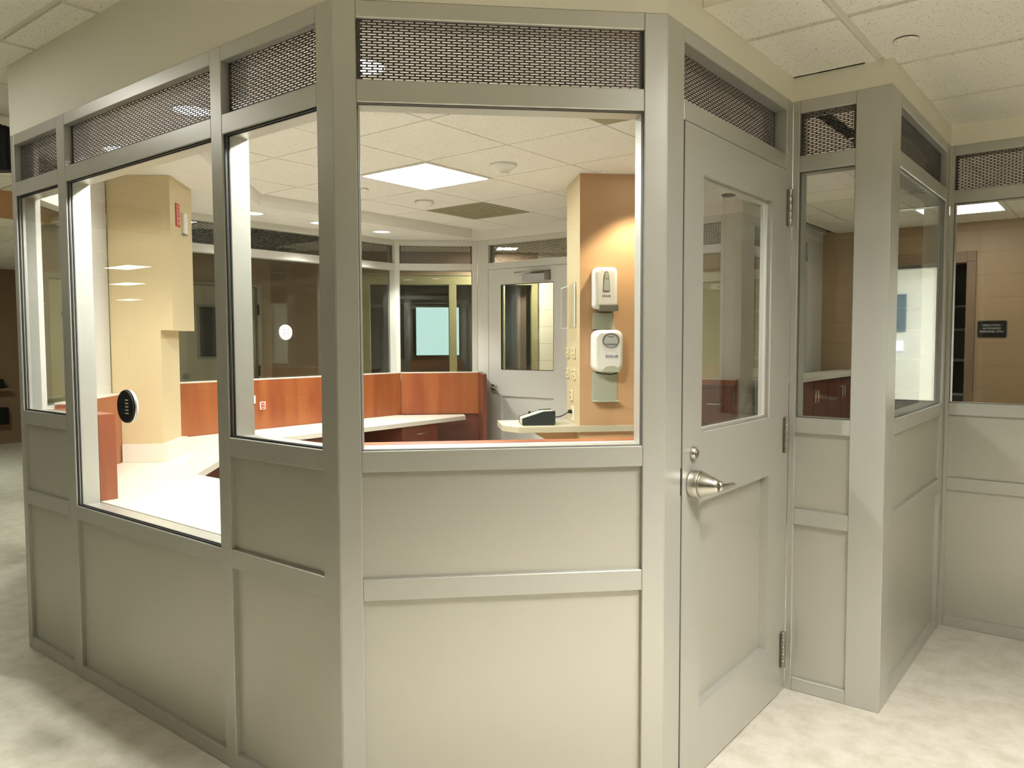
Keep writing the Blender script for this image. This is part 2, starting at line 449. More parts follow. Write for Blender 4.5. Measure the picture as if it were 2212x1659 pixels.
m.prism([(-5.57, 5.2), (-5.0, 5.77), (-4.93, 5.70), (-5.50, 5.13)], Z_TOP, Z_LOW)
m.box(-4.98, ix, 5.70, 5.80, Z_TOP, Z_LOW)
m.prism([(ix-.1,5.8),(ix,5.8),(ix-.13,8.098),(ix-.23,8.098)], Z_TOP, Z_LOW)
tag(m.build('wall_bulkhead_back', M['soffit']), 'white wall strip above the far screens', 'wall', None, 'structure')
# step between high and low hall ceilings
tag(MB().box(-1.0885, 4.0, 2.357, 2.42, Z_LOW-.004, Z_HIGH+.01).build('trim_1', M['plaster']), 'cream step where the right ceiling drops', 'trim', None, 'structure')

# ------------------------------------------------------------------ floor and ceilings
m = MB(); m.box(-27, 4.2, -10, 8.3, -.05, 0); m.box(-12, 3, 8.3, 14, -.05, 0)
tag(m.build('floor', M['floor']), 'mottled beige sheet floor of the hall', 'floor', None, 'structure')

def clip_poly(pts, planes):
    for (nx, ny, c) in planes:           # keep nx*x+ny*y <= c
        out = []
        for i in range(len(pts)):
            a, b = pts[i], pts[(i+1) % len(pts)]
            da, db = nx*a[0]+ny*a[1]-c, nx*b[0]+ny*b[1]-c
            if da <= 0: out.append(a)
            if (da < 0 and db > 0) or (da > 0 and db < 0):
                t = da/(da-db); out.append((a[0]+(b[0]-a[0])*t, a[1]+(b[1]-a[1])*t))
        pts = out
        if len(pts) < 3: return []
    return pts

def tiles(mb, mg, x0, x1, y0, y1, z, gx, gy, planes=(), pitch=.6096, pitchy=None, gap=.022, drop=.006, skip=()):
    py = pitchy or pitch
    i0, i1 = math.floor((x0-gx)/pitch), math.ceil((x1-gx)/pitch)
    j0, j1 = math.floor((y0-gy)/py), math.ceil((y1-gy)/py)
    box = [(-1,0,-x0),(1,0,x1),(0,-1,-y0),(0,1,y1)]
    for i in range(i0, i1):
        for j in range(j0, j1):
            a, b = gx+i*pitch+gap/2, gy+j*py+gap/2
            if any(a < sx < a+pitch and b < sy < b+py for sx, sy in skip): continue
            p = clip_poly([(a,b),(a+pitch-gap,b),(a+pitch-gap,b+py-gap),(a,b+py-gap)], list(planes)+box)
            if len(p) >= 3: mb.prism(p, z, z+drop+.002)
    p = clip_poly([(x0,y0),(x1,y0),(x1,y1),(x0,y1)], planes)
    if len(p) >= 3: mg.prism(p, z+drop, z+drop+.03)

LIGHTC = (-3.562, 3.620)
g0 = (LIGHTC[0]-.3048, LIGHTC[1]-.3048)
E1 = empty('ceiling', (0,0,0), 0, 'white tiled ceiling of the lit station', 'ceiling', None, 'structure')
mt, mg = MB(), MB()
tiles(mt, mg, -5.54, -1.12, 1.47, 5.78, Z_LOW, g0[0], g0[1], [(1,-1,-3.28), (-1,-1,2.60), (-1,1,10.66)], gap=.011, drop=.003)
mt.build('tile_field', M['tile_in'], E1); mg.build('ceiling_grid', M['grid'], E1)
E2 = empty('ceiling_right', (0,0,0), 0, 'low tiled ceiling at top right of the photo', 'ceiling', None, 'structure')
mt, mg = MB(), MB()
tiles(mt, mg, -1.0895, -.7205, 2.36, 3.2125, Z_LOW, -.765, 2.713-.59, pitchy=.59, gap=.03, drop=.01)
tiles(mt, mg, -.7205, 4.0, 2.36, 4.43, Z_LOW, -.765, 2.713-.59, pitchy=.59, gap=.03, drop=.01)
mt.build('tile_field', M['tile'], E2); mg.build('ceiling_grid', M['grid'], E2)
E3 = empty('ceiling_hall', (0,0,0), 0, 'high tiled ceiling at top left of the photo', 'ceiling', None, 'structure')
mt, mg = MB(), MB()
tiles(mt, mg, -7.45, 4.0, -10, 1.4365, Z_HIGH, -3.787, 1.30-.61, pitch=.605, gap=.03, drop=.01)
tiles(mt, mg, -7.45, -4.0, 1.4365, 3.0, Z_HIGH, -3.787, 1.30-.61, [(1, 1, -2.67)], pitch=.605, gap=.03, drop=.01)
tiles(mt, mg, -1.78, 4.0, 1.4365, 2.1193, Z_HIGH, -3.787, 1.30-.61, [(-1, 1, 3.21)], pitch=.605, gap=.03, drop=.01)
tiles(mt, mg, -1.0905, 4.0, 2.1193, 2.36, Z_HIGH, -3.787, 1.30-.61, pitch=.605, gap=.03, drop=.01)
tiles(mt, mg, -27, -7.45, -10, -1.0, Z_HIGH, -3.787, 1.30-.61, pitch=.605, gap=.03, drop=.01)
mt.build('tile_field', M['tile'], E3); mg.build('ceiling_grid', M['grid'], E3)
E4 = empty('ceiling_corridor', (0,0,0), 0, 'tiled ceiling of the rooms beyond the station', 'ceiling', None, 'structure')
mt, mg = MB(), MB()
tiles(mt, mg, -1.19, -.82, 3.31, 8.1, Z_LOW, -2.0, 6.18, gap=.02)
tiles(mt, mg, -.82, 4.0, 4.53, 8.1, Z_LOW, -2.0, 6.18, gap=.02)
tiles(mt, mg, -2.30, -1.19, 5.78, 8.1, Z_LOW, -2.0, 6.18, gap=.02)
tiles(mt, mg, -5.0, -2.40, 5.80, 8.1, Z_LOW, -2.0, 6.18, gap=.02)
tiles(mt, mg, -7.8, -5.0, 2.9, 8.1, Z_LOW, -2.0, 6.18, [(1,-1,-10.76), (-1,1,13.17)], gap=.02)
tiles(mt, mg, -7.8, -5.58, 2.9, 5.2, Z_LOW, -2.0, 6.18, gap=.02)
tiles(mt, mg, -14, -7.475, -1.0, 5.5, Z_LOW, -2.0, 6.18, gap=.02)
tiles(mt, mg, -1.12, -.82, 3.2, 3.31, Z_LOW, -2.0, 6.18, gap=.02)
mt.build('tile_field', M['tile'], E4); mg.build('ceiling_grid', M['grid'], E4)

# dropped soffit round the inside of the station
ZS = 2.42
so = [(-1.25,3.26),(-1.25,2.10),(-1.82,1.537),(-4.05,1.537),(-5.479,2.96),(-5.479,5.14),(-5.05,5.57),(-4.88,5.57),(-4.88,3.29),(-3.76,2.17),(-2.34,2.17)]
tag(MB().prism(so, ZS, Z_LOW+.004).build('ceiling_soffit', M['soffit']), 'white dropped soffit with round downlights along the far windows', 'soffit', None, 'structure')

# ------------------------------------------------------------------ outer walls of the building
def wall_box(name, label, boxes, material, origin=(0,0,0), ang=0):
    m = MB()
    for b in boxes: m.box(*b)
    o = m.build(name, material); o.location = origin; o.rotation_euler = (0,0,ang)
    return tag(o, label, 'wall', None, 'structure')
# north wall d=8.1 : dark opening (store room) at s -1.77..-1.167, bright doorway s -.08...83
H = Z_LOW+.02
wall_box('wall_north', 'tan painted block wall behind the right-hand screen', [
    (-5.07,-2.05,8.1,8.25,0,H), (-2.05,-1.165,8.1,8.25,2.16,H), (-1.165,-.12,8.1,8.25,0,H),
    (-.12,.82,8.1,8.25,2.16,H), (.82,4.1,8.1,8.25,0,H)], M['tan'])
wall_box('wall_east', 'tan wall closing the right side', [(4.0,4.15,-10,8.2,0,Z_HIGH+.05)], M['plaster'])
wall_box('wall_south', 'wall far behind the camera', [(-27,4.1,-10.1,-10,0,Z_HIGH+.05)], M['plaster'])
# west corridor wall with two doors
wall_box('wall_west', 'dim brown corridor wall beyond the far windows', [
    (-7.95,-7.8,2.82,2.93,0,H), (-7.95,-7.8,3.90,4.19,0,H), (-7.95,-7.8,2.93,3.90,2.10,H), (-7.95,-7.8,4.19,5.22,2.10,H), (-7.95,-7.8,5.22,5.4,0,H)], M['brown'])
# corner wall : plane s-d=-13.168 ; local x runs along (+,+)
nwo = (-7.8, 5.368); nwl = (8.1-5.368)/R2
def nwt(s): return (s+7.8)/R2
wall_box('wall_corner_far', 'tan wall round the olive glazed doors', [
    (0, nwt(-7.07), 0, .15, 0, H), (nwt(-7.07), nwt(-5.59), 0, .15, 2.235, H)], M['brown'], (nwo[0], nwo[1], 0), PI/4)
wall_box('wall_corner_far_lit', 'bright cream block wall seen through the far door glass', [
    (nwt(-5.59), nwl, 0, .15, 0, H)], M['creamblock'], (nwo[0], nwo[1], 0), PI/4)
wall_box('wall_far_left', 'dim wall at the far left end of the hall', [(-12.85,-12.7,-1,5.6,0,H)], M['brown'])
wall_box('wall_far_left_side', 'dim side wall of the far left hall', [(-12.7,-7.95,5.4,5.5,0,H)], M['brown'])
wall_box('wall_drop', 'orange painted drop where the hall ceiling lowers', [(-7.50,-7.45,-1.0,3.0,Z_LOW-.003,Z_HIGH+.02), (-7.449,-5.6,2.95,2.99,Z_LOW-.003,Z_HIGH+.02)], M['orange'])
# dark room behind the olive doors
wall_box('wall_dark_room', 'dark room behind the olive glazed doors', [
    (-.4,-.3,.15,3.5,0,H), (2.9,3.0,.15,3.5,0,H), (-.4,3.0,3.25,3.35,0,H), (-.4,3.0,.15,3.5,H,H+.05)], mat('plum_wall_paint', (.17,.115,.09), .5, noise=.04), (nwo[0], nwo[1], 0), PI/4)
wall_box('wall_store_room', 'dark store room seen past the sign', [(-2.5,-2.4,8.25,10.6,0,H), (-1.05,-.95,8.25,10.6,0,H), (-2.5,-.95,10.6,10.7,0,H), (-2.5,-.95,8.25,10.7,H,H+.05)], M['darkwall'])
wall_box('wall_white_room', 'bright white room mirrored in the oblique window', [(-.7,-.6,8.25,12,0,H), (2.4,2.5,8.25,12,0,H), (-.7,2.5,12,12.1,0,H), (-.7,2.5,8.25,12.1,H,H+.05)], M['whitewall'])

# ------------------------------------------------------------------ interior piers and columns
K = (-4.375, 2.345)
m = MB()
n1 = (-R2, -R2)    # along the face turned to the camera
n2 = (-R2, R2)     # along the face turned to the right
def kp(a, b): return (K[0]+n1[0]*a+n2[0]*b, K[1]+n1[1]*a+n2[1]*b)
m.prism([kp(0,0), kp(.348,0), kp(.348,.43), kp(0,.43)], 1.528, ZS-.001)
m.prism([kp(.07,0.0), kp(.348,0.0), kp(.348,.34), kp(.07,.34)], .7615, 1.528)
tag(m.build('wall_column', M['yellow']), 'yellow painted column with a deeper upper half, left side of the station', 'column', None, 'structure')
m = MB()
m.prism([kp(.036,-.03), kp(.292,-.03), kp(.292,-.0006), kp(.0694,-.0006), kp(.0694,.345), kp(.036,.345)], .7612, .865)
tag(m.build('backsplash', M['counter']), 'low cream upstand round the foot of the yellow column', 'backsplash')

OP = (-2.738, 4.157)
PW, PD = .70, .44
pier = MB().box(0, PW, 0, PD, 0, Z_LOW-.001).build('wall_pier', M['yellow'])
pier.location = (OP[0], OP[1], 0); pier.rotation_euler = (0,0,PI/4)
pier.data.materials.append(M['orange'])
for p in pier.data.polygons:
    if p.normal.y < -.9: p.material_index = 1
tag(pier, 'short wall with an orange front and a yellow end, carrying the dispensers', 'wall', None, 'structure')

# ------------------------------------------------------------------ wood panels
def wood(label, pts=None, z0=.7615, z1=1.155, frame=None, box=None, cap=True):
    e = empty('wood_panel', (0,0,0) if frame is None else (frame[0], frame[1], 0), 0 if frame is None else frame[2], label, 'panel', 'cherry wood panels under the windows')
    x0, x1, y0, y1 = box
    MB().box(x0, x1, y0, y1, z0, z1).build('panel_board', M['wood'], e, bevel=.001)
    if cap: MB().box(x0, x1, y0-.0, y1, z1+.0002, z1+.0085).build('edge_cap', M['counter'], e, 'thin pale cap along its top')
    return e
wood('long cherry wood panel under the far windows', frame=(-5.58, 5.19, -PI/2), box=(.045, 2.36, .1005, .16))
wood('cherry wood panel on the angled far corner, right of a seam', frame=(ho[0], ho[1], -3*PI/4), box=(.0, .735, .1005, .155))
wood('reddish wood panel left of the yellow column', frame=(zo[0], zo[1], -PI/4), box=(1.146, 1.86, .1005, .15))
wood('wood panel on the angled wall behind the yellow column', frame=(zo[0], zo[1], -PI/4), box=(.12, .79, .1005, .15))
wood('narrow wood return just inside the tall pass-through opening', frame=(A0[0], A0[1], 0), box=(.10, .5775, .1005, .176), z1=1.1425, cap=False)
wood('wood lining along the inside of the largest window sill', frame=(A1[0], A1[1], PI/4), box=(.05, .93, .129, .20), z0=.003, z1=1.1425, cap=False)
wood('wood panel of the back counter seen through the near door', frame=(ix, 5.80, PI), box=(.02, 1.48, .1005, .14), z0=.003)
e = empty('modesty_panel', (ho[0], ho[1], 0), -3*PI/4, 'dark cherry back panel under the short end of the far counter', 'panel')
MB().box(.0, .73, .1005, .14, .002, .7605).build('panel_board', M['darkwood'], e)
# end panel of the far counter
hx = lambda t, n: (ho[0]-R2*t+R2*n, ho[1]-R2*t-R2*n)
e = empty('end_panel', (ho[0], ho[1], 0), -3*PI/4, 'dark cherry end panel where the far counter stops', 'panel')
MB().box(-.035, -.001, .142, .70, .002, 1.163).build('panel_board', M['darkwood'], e, bevel=.001)

# ------------------------------------------------------------------ worktops
cp = [(-1.99,1.537),(-4.04,1.537),(-5.419,2.916),(-5.419,5.075),(-4.965,5.53),(-4.85,5.43),(-4.85,3.17),(-3.85,2.17),(-1.99,2.17)]
tag(MB().prism(cp, .722, .7605).build('worktop', M['counter'], bevel=.002), 'long cream worktop running round the inside of the station', 'worktop')
# beige shelf counter beside the dispensers; local frame = orange face
e = empty('shelf_counter', (OP[0], OP[1], 0), PI/4, 'small beige counter with a cut corner below the yellow wall end', 'counter')
m = MB(); m.prism([(-.40,-.035),(-.49,.09),(-.49,.40),(-.001,.40),(-.001,-.0005),(PW,-.0005),(PW,-.035)], .878, .917)
m.build('top_slab', M['beigecounter'], e, bevel=.003, seg=2)
m = MB(); m.prism_xz([(-.001,.877),(-.30,.877),(-.27,.855),(-.12,.77),(-.001,.74)], .10, .13)
m.build('bracket', M['orange'], e)

# far base cabinets under the far counter
def cab(name, label, s, d0, d1, facing, drawers):
    e = empty(name, (s, d0, 0), PI/2, label, 'cabinet')     # local x = +d, local y = -s (into the cabinet)
    w = d1-d0
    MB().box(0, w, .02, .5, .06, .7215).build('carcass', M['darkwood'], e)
    MB().box(.01, w-.01, .06, .48, 0.001, .06).build('plinth', M['black'], e)
    z = .715
    for h in drawers:
        f = MB().box(.004, w-.004, 0, .0195, z-h+.004, z).build('drawer', M['darkwood'], e, bevel=.001)
        hx = w/2
        MB().tube([(hx-.05, -.0005, z-h*.45), (hx-.047, -.022, z-h*.45), (hx+.047, -.022, z-h*.45), (hx+.05, -.0005, z-h*.45)], .004, 8).build('handle', M['steel'], f)
        z -= h
    return e
cab('drawer_cabinet', 'dark cherry drawer unit under the far counter, nearest the far door', -4.87, 4.63, 5.08, 0, (.15, .24, .26))
cab('drawer_cabinet', 'dark cherry drawer unit under the far counter, partly behind the corner post', -4.87, 3.60, 4.02, 0, (.15, .24, .26))
e = empty('modesty_panel', (-5.40, 3.0, 0), 0, 'dark cherry back panel in the knee space under the far counter', 'panel')
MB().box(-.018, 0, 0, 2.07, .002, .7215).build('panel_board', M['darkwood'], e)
e = empty('modesty_panel', (-3.5, 1.5, 0), 0, 'dark cherry panel below the worktop inside the pass-through opening', 'panel')
MB().box(-.55, 1.6, .06, .10, .002, .7215).build('panel_board', M['darkwood'], e)
e = empty('drawer_cabinet', (-3.93, 2.19, 0), 3*PI/4, 'dark cherry cupboard under the angled part of the worktop', 'cabinet')
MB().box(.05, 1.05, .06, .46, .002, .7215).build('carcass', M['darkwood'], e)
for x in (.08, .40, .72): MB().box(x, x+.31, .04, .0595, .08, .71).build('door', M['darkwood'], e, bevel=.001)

# tall counter in the room seen through the narrow window
e = empty('tall_counter', (-1.95, 5.95, 0), PI/2, 'tall cream-topped counter with dark cupboards, seen through the narrow window', 'counter')
L = 2.14
MB().box(0, L, -.02, .31, 1.135, 1.163).build('top_slab', M['counter'], e, bevel=.002)
MB().box(.01, L-.01, .02, .31, .06, 1.134).build('carcass', M['darkwood'], e)
for i, x in enumerate((.02, .39, .76, 1.13, 1.50)):
    dr = MB().box(x, x+.36, 0, .0195, .10, 1.125).build('cupboard_door', M['darkwood'], e, bevel=.001)
    hx = x+.33 if i % 2 == 0 else x+.03
    MB().tube([(hx, -.0005, .96), (hx, -.025, .965), (hx, -.025, 1.055), (hx, -.0005, 1.06)], .005, 8).build('handle', M['steel'], dr)
e = empty('drawer_cabinet', (-2.56, 5.60, 0), PI, 'dark drawer unit below the back window, seen through the near door', 'cabinet')
MB().box(-.26, .0, -.03, .0585, .003, 1.12).build('carcass', M['darkwood'], e)
for z in (.56, .83): 
    f = MB().box(-.255, -.005, .0588, .075, z, z+.26).build('drawer', M['darkwood'], e, bevel=.001)
    MB().tube([(-.18,.0752,z+.15),(-.18,.095,z+.15),(-.08,.095,z+.15),(-.08,.0752,z+.15)], .005, 8).build('handle', M['steel'], f)

# ------------------------------------------------------------------ doors
def lever(parent, x, z, side, mtl, L=.10, R=.032, proj=.055, drop=0.0, big=False):
    """side=-1 : projects to local -y ; lever points to +x"""
    lv = MB().lathe([(R, 0), (R, side*proj*.45), (R*.93, side*proj*.5)], 'y', (x, 0, z), 32).build('lever_rose', mtl, parent)
    return lv

d1 = empty('door_1', (B1[0], B1[1], 0), PI/2, 'grey painted door with a glass upper half and lever handle', 'door', None, 'structure')
x0, x1 = .1135, 1.022
gl = (.248, .862, 1.158, 1.988); lp = (.240, .858, .238, .930)
fy0, fy1 = -.004, .042
st = [('stile', x0, gl[0], .008, 2.131), ('stile', gl[1], x1, .008, 2.131),
      ('top_rail', gl[0], gl[1], gl[3], 2.131), ('lock_rail', gl[0], gl[1], lp[3], gl[2]), ('bottom_rail', gl[0], gl[1], .008, lp[2])]
leaf = MB()
for _, a, b, z0, z1 in st: leaf.box(a, b, fy0, fy1, z0, z1)
leaf.build('leaf', M['frame'], d1)
MB().box(gl[0], gl[1], .028, .038, lp[2], lp[3]).build('recessed_panel', M['panel'], d1)
MB().box(gl[0]+.001, gl[1]-.001, .026, .032, gl[2]+.001, gl[3]-.001).build('glass_pane', M['glass'], d1)
bd = MB()
bw = .012
bd.box(gl[0], gl[0]+bw, .012, .025, gl[2], gl[3]); bd.box(gl[1]-bw, gl[1], .012, .025, gl[2], gl[3])
bd.box(gl[0]+bw, gl[1]-bw, .012, .025, gl[2], gl[2]+bw); bd.box(gl[0]+bw, gl[1]-bw, .012, .025, gl[3]-bw, gl[3])
bd.build('glazing_bead', M['frame'], d1, bevel=.001)
# dark gaps round the leaf
gp = MB(); gp.box(x0-.0014, x0, -.0004, .04, .008, 2.133); gp.box(x1, x1+.0014, -.0004, .04, .008, 2.133); gp.box(x0, x1, -.0004, .04, 2.131, 2.1338)
gp.build('door_gap', M['black'], d1)
for z in (1.985, 1.074, .186):
    h = MB()
    c = (x1+.012, -.012)
    for i in range(5): 
        h.lathe([(.0095, 0), (.0105, .003), (.0105, .026), (.0095, .029)], 'z', (c[0], c[1], z-.073+i*.0295), 16)
    h.box(x1-.012, x1+.026, -.006, -.0042, z-.07, z+.07)
    h.build('hinge', M['dullsteel'], d1)
# lever set : cylindrical rose, cone and flattened tip
hz, hx = 1.001, .180
lv = MB()
lv.lathe([(.043,-.0042), (.0445,-.010), (.044,-.036), (.0425,-.0375)], 'y', (hx, 0, hz), 40).build('lever_rose', M['steel'], d1)
cone = MB()
N = 32; prof = [(.0405, -.038), (.0395,-.044), (.033,-.062), (.024,-.085), (.018,-.098)]
cone.lathe(prof, 'y', (hx, 0, hz), N)
cone.build('lever_neck', M['steel'], d1)
tip = MB()
pts = []
for i in range(9):
    t = i/8
    pts.append((hx-.004+.125*t, -.088-.006*math.sin(PI*t)-.004*t, hz+.0-.012*t))
tip.tube(pts, [.017,.0168,.016,.0145,.013,.0115,.0105,.010,.009], 14)
tip.v = [(x, y, hz+(z-hz)*1.0) for x, y, z in tip.v]
tip.build('lever_handle', M['steel'], d1)
lk = MB(); lk.lathe([(.021,-.0042), (.021,-.012), (.0165,-.019), (.0155,-.0195)], 'y', (.184, 0, 1.098), 28)
lk.build('lock_cylinder', M['steel'], d1)
lk = MB(); lk.lathe([(.0115,-.0196),(.011,-.0215)], 'y', (.184, 0, 1.098), 20); lk.build('key_plug', M['dullsteel'], d1)
MB().box(.1055, .1090, -.0010, .02, .972, 1.058).build('strike_slot', M['black'], d1)

# far door in the back screen (frame local x = -s, inward = -d). outer face at d=5.80 ; inner face y=.1
d2 = empty('door_2', (ix, 5.80, 0), PI, 'far door in lightened grey paint with dark glass and an overhead closer', 'door', None, 'structure')
x0, x1 = 1.583, 2.492
gl = (1.735, 2.342, 1.187, 1.985); lp = (1.735, 2.342, .24, .94)
y0, y1 = .055, .0985
leaf = MB()
for a, b, z0, z1 in ((x0, gl[0], .008, 2.131), (gl[1], x1, .008, 2.131), (gl[0], gl[1], gl[3], 2.131), (gl[0], gl[1], lp[3], gl[2]), (gl[0], gl[1], .008, lp[2])):
    leaf.box(a, b, y0, y1, z0, z1)
leaf.build('leaf', M['frame_lit'], d2)
MB().box(gl[0], gl[1], .06, .082, lp[2], lp[3]).build('recessed_panel', M['frame_lit'], d2)
MB().box(gl[0]+.001, gl[1]-.001, .074, .08, gl[2]+.001, gl[3]-.001).build('glass_pane', M['glass_dark'], d2)
b_ = MB()
for a in ((gl[0], gl[0]+.006, gl[2], gl[3]), (gl[1]-.006, gl[1], gl[2], gl[3]), (gl[0], gl[1], gl[2], gl[2]+.006), (gl[0], gl[1], gl[3]-.006, gl[3])):
    b_.box(a[0], a[1], .081, .0965, a[2], a[3])
b_.build('gasket', M['gasket'], d2)
MB().box(x1, x1+.0024, .05, .099, .008, 2.133).build('door_gap', M['black'], d2)
MB().lathe([(.033,.099), (.033,.112), (.028,.118)], 'y', (2.423, 0, 1.02), 28).build('lever_rose', M['steel'], d2)
MB().tube([(2.423,.112,1.02),(2.423,.15,1.02),(2.415,.155,1.018),(2.36,.158,1.005),(2.325,.158,.992)], [.012,.012,.012,.010,.007], 12).build('lever_handle', M['steel'], d2)
cl = MB().box(1.80, 2.055, .099, .150, 2.003, 2.065).build('door_closer', M['closer'], d2, bevel=.003)
MB().box(1.765, 1.7995, .099, .150, 2.003, 2.075).build('closer_cap', M['greyp'], cl)
MB().box(1.765, 1.98, .1, .13, 2.078, 2.092).build('arm_plate', M['greyp'], cl)
MB().tube([(1.86,.14,2.067),(1.86,.14,2.085),(2.12,.17,2.083)], .006, 8).build('closer_arm', M['steel'], cl)
MB().lathe([(.008,-.006),(.008,.006)], 'z', (2.12,.17,2.083), 12).build('arm_pivot', M['dullsteel'], cl)

# corridor doors beyond
d3 = empty('door_3', (-7.80, 4.19, 0), PI/2, 'dim taupe corridor door with a dark vision panel', 'door', None, 'structure')
m = MB(); m.box(0, .05, -.03, .1, 0, 2.099); m.box(.98, 1.03, -.03, .1, 0, 2.099); m.box(.05, .98, -.03, .1, 2.073, 2.099); m.build('door_frame', M['darkdoor'], d3)
m = MB(); m.box(.053, .26, .0, .045, .008, 2.068); m.box(.60, .977, .0, .045, .008, 2.068); m.box(.26, .60, 0, .045, .008, 1.275); m.box(.26, .60, 0, .045, 1.86, 2.068)
m.build('leaf', M['darkdoor'], d3)
m = MB(); m.box(.26, .285, -.006, .05, 1.275, 1.86); m.box(.575, .60, -.006, .05, 1.275, 1.86); m.box(.285, .575, -.006, .05, 1.275, 1.30); m.box(.285, .575, -.006, .05, 1.835, 1.86)
m.build('vision_frame', M['greyp'], d3)
MB().box(.285, .575, .02, .026, 1.30, 1.835).build('glass_pane', M['black'], d3)
MB().lathe([(.03,0),(.03,-.015),(.02,-.05),(.02,-.06)], 'y', (.115, 0, 1.10), 20).build('lever_rose', M['greyp'], d3)
MB().tube([(.115,-.055,1.03),(.19,-.055,1.02)], .011, 8).build('lever_handle', M['greyp'], d3)
for z in (1.82, 1.13, .25): MB().lathe([(.011,-.06),(.011,.06)], 'z', (.985, -.035, z), 12).build('hinge', M['black'], d3)
d4 = empty('door_4', (-7.80, 2.93, 0), PI/2, 'pale cream corridor door seen past the far left window', 'door', None, 'structure')
m = MB(); m.box(0, .06, -.03, .1, 0, 2.099); m.box(.91, .97, -.03, .1, 0, 2.099); m.box(.06, .91, -.03, .1, 2.05, 2.099); m.build('door_frame', M['darkdoor'], d4)
MB().box(.063, .907, 0, .045, .008, 2.046).build('leaf', mat('pale_door_paint', (.50,.46,.27), .5, noise=.04), d4)
MB().lathe([(.03,0),(.03,-.015),(.014,-.05)], 'y', (.20, 0, 1.72), 16).build('coat_hook', M['dullsteel'], d4)

# olive glazed doors in the far corner wall (local x along +,+ ; y away)
d5 = empty('door_5', (nwo[0], nwo[1], 0), PI/4, 'olive framed glazed doors far beyond the station', 'door', None, 'structure')
a, b = nwt(-7.065), nwt(-5.592)
m = MB()
m.box(a, b, -.02, .12, 2.125, 2.233); m.box(a, a+.09, -.02, .12, 0, 2.125); m.box(b-.075, b, -.02, .12, 0, 2.125)
m.box(nwt(-6.348), nwt(-6.285), -.02, .12, 0, 2.125); m.box(nwt(-5.93), nwt(-5.875), -.02, .12, 0, 2.125)
m.box(a+.09, b-.075, -.02, .12, 0, .35)
m.build('door_frame', M['olive'], d5, bevel=.003)
MB().box(a-.02, b+.0, -.03, -.0205, 2.2335, 2.25).build('frame_cap', M['darkdoor'], d5)
for (u, v) in ((a+.09, nwt(-6.348)), (nwt(-6.285), nwt(-5.93)), (nwt(-5.875), b-.075)):
    MB().box(u, v, .05, .056, .35, 2.125).build('glass_pane', M['glass_dark'], d5)
# bright blind in the dark room, white valance
wl = empty('blind', (nwo[0], nwo[1], 0), PI/4, 'bright pale blue window blind seen through the far angled window', 'blind')
def q2(s, d): return ((s-nwo[0])*R2+(d-nwo[1])*R2, (d-nwo[1])*R2-(s-nwo[0])*R2)
wc = q2(-8.69, 9.06)[0]
m = MB()
z = 1.235
while z < 1.99:
    m.box(wc-.335, wc+.345, 3.215, 3.222, z, z+.0245); z += .025
m.build('slat_field', M['daylight'], wl)
m = MB(); m.box(wc-.42, wc-.336, 3.19, 3.249, 1.15, 2.05); m.box(wc+.346, wc+.43, 3.19, 3.249, 1.15, 2.05); m.box(wc-.336, wc+.346, 3.19, 3.249, 1.995, 2.05); m.box(wc-.336, wc+.346, 3.19, 3.249, 1.15, 1.23)
m.build('window_frame', M['greyp'], wl)
vl = empty('valance', (nwo[0], nwo[1], 0), PI/4, 'pale lilac valance above the bright blind', 'valance')
MB().box(wc-.75, wc+.50, 3.06, 3.185, 2.055, 2.11).build('valance_board', M['whitewall'], vl, bevel=.002)

# ------------------------------------------------------------------ ceiling lights and devices
def troffer(label, c, z, w, d, lens, rz=0, fr=.02, group=None):
    e = empty('ceiling_light', (c[0], c[1], z), rz, label, 'ceiling light', group)
    m = MB(); a, b = w/2, d/2
    m.box(-a, a, -b, -b+fr, -.004, .004); m.box(-a, a, b-fr, b, -.004, .004); m.box(-a, -a+fr, -b+fr, b-fr, -.004, .004); m.box(a-fr, a, -b+fr, b-fr, -.004, .004)
    m.build('light_frame', M['white'], e)
    MB().box(-a+fr, a-fr, -b+fr, b-fr, -.003, .003).build('diffuser', lens, e)
    return e
troffer('square glowing ceiling panel in the middle of the station', LIGHTC, Z_LOW-.003, .606, .606, M['lens'])
_hl = troffer('ceiling light over the hall in front of the near door', (.50, 1.90), Z_HIGH-.004, 1.2, .60, M['lens_hall'])
lv = MB()  # unseen louvre, added to cut the lamp's light off the screen tops
for x in (-.6, -.3, 0, .3, .595): lv.box(x, x+.005, -.3, .3, -.11, -.0045)
for y in (-.3, 0, .295): lv.box(-.6, .6, y, y+.005, -.1095, -.005)
lv.build('louvre', M['closer'], _hl)
troffer('ceiling light of the left hall, out of the photo', (-4.1, .60), Z_HIGH-.004, .6, .6, M['lens_left'])
troffer('small bright ceiling light above the black sign', (-1.10, 7.25), Z_LOW-.003, .60, .52, M['lens_med'])
HG = 'hall lights behind the camera'
for (x, y) in ((-13.4, -3.5), (-17.2, -5.3), (-23.6, -8.4)):
    troffer('strip light far down the hall, mirrored in the tall glass', (x, y), Z_HIGH-.004, .9, .45, M['lens_far'], 0, group=HG)
troffer('corridor light over the cream block wall', (-5.58, 6.97), Z_LOW-.003, .26, .26, M['lens_cor'], PI/4)
troffer('added corridor light that brightens the dark beyond the far windows', (-6.6, 3.4), Z_LOW-.003, .6, .6, M['lens_far'])  # lamp added to brighten the dark corridor behind the far screen
troffer('corridor light at the far left end of the hall', (-9.6, 2.45), Z_LOW-.003, .6, .6, M['lens_end'])
troffer('ceiling light inside the white room', (.6, 10.2), Z_LOW-.003, 1.2, 1.2, M['lens_store'])

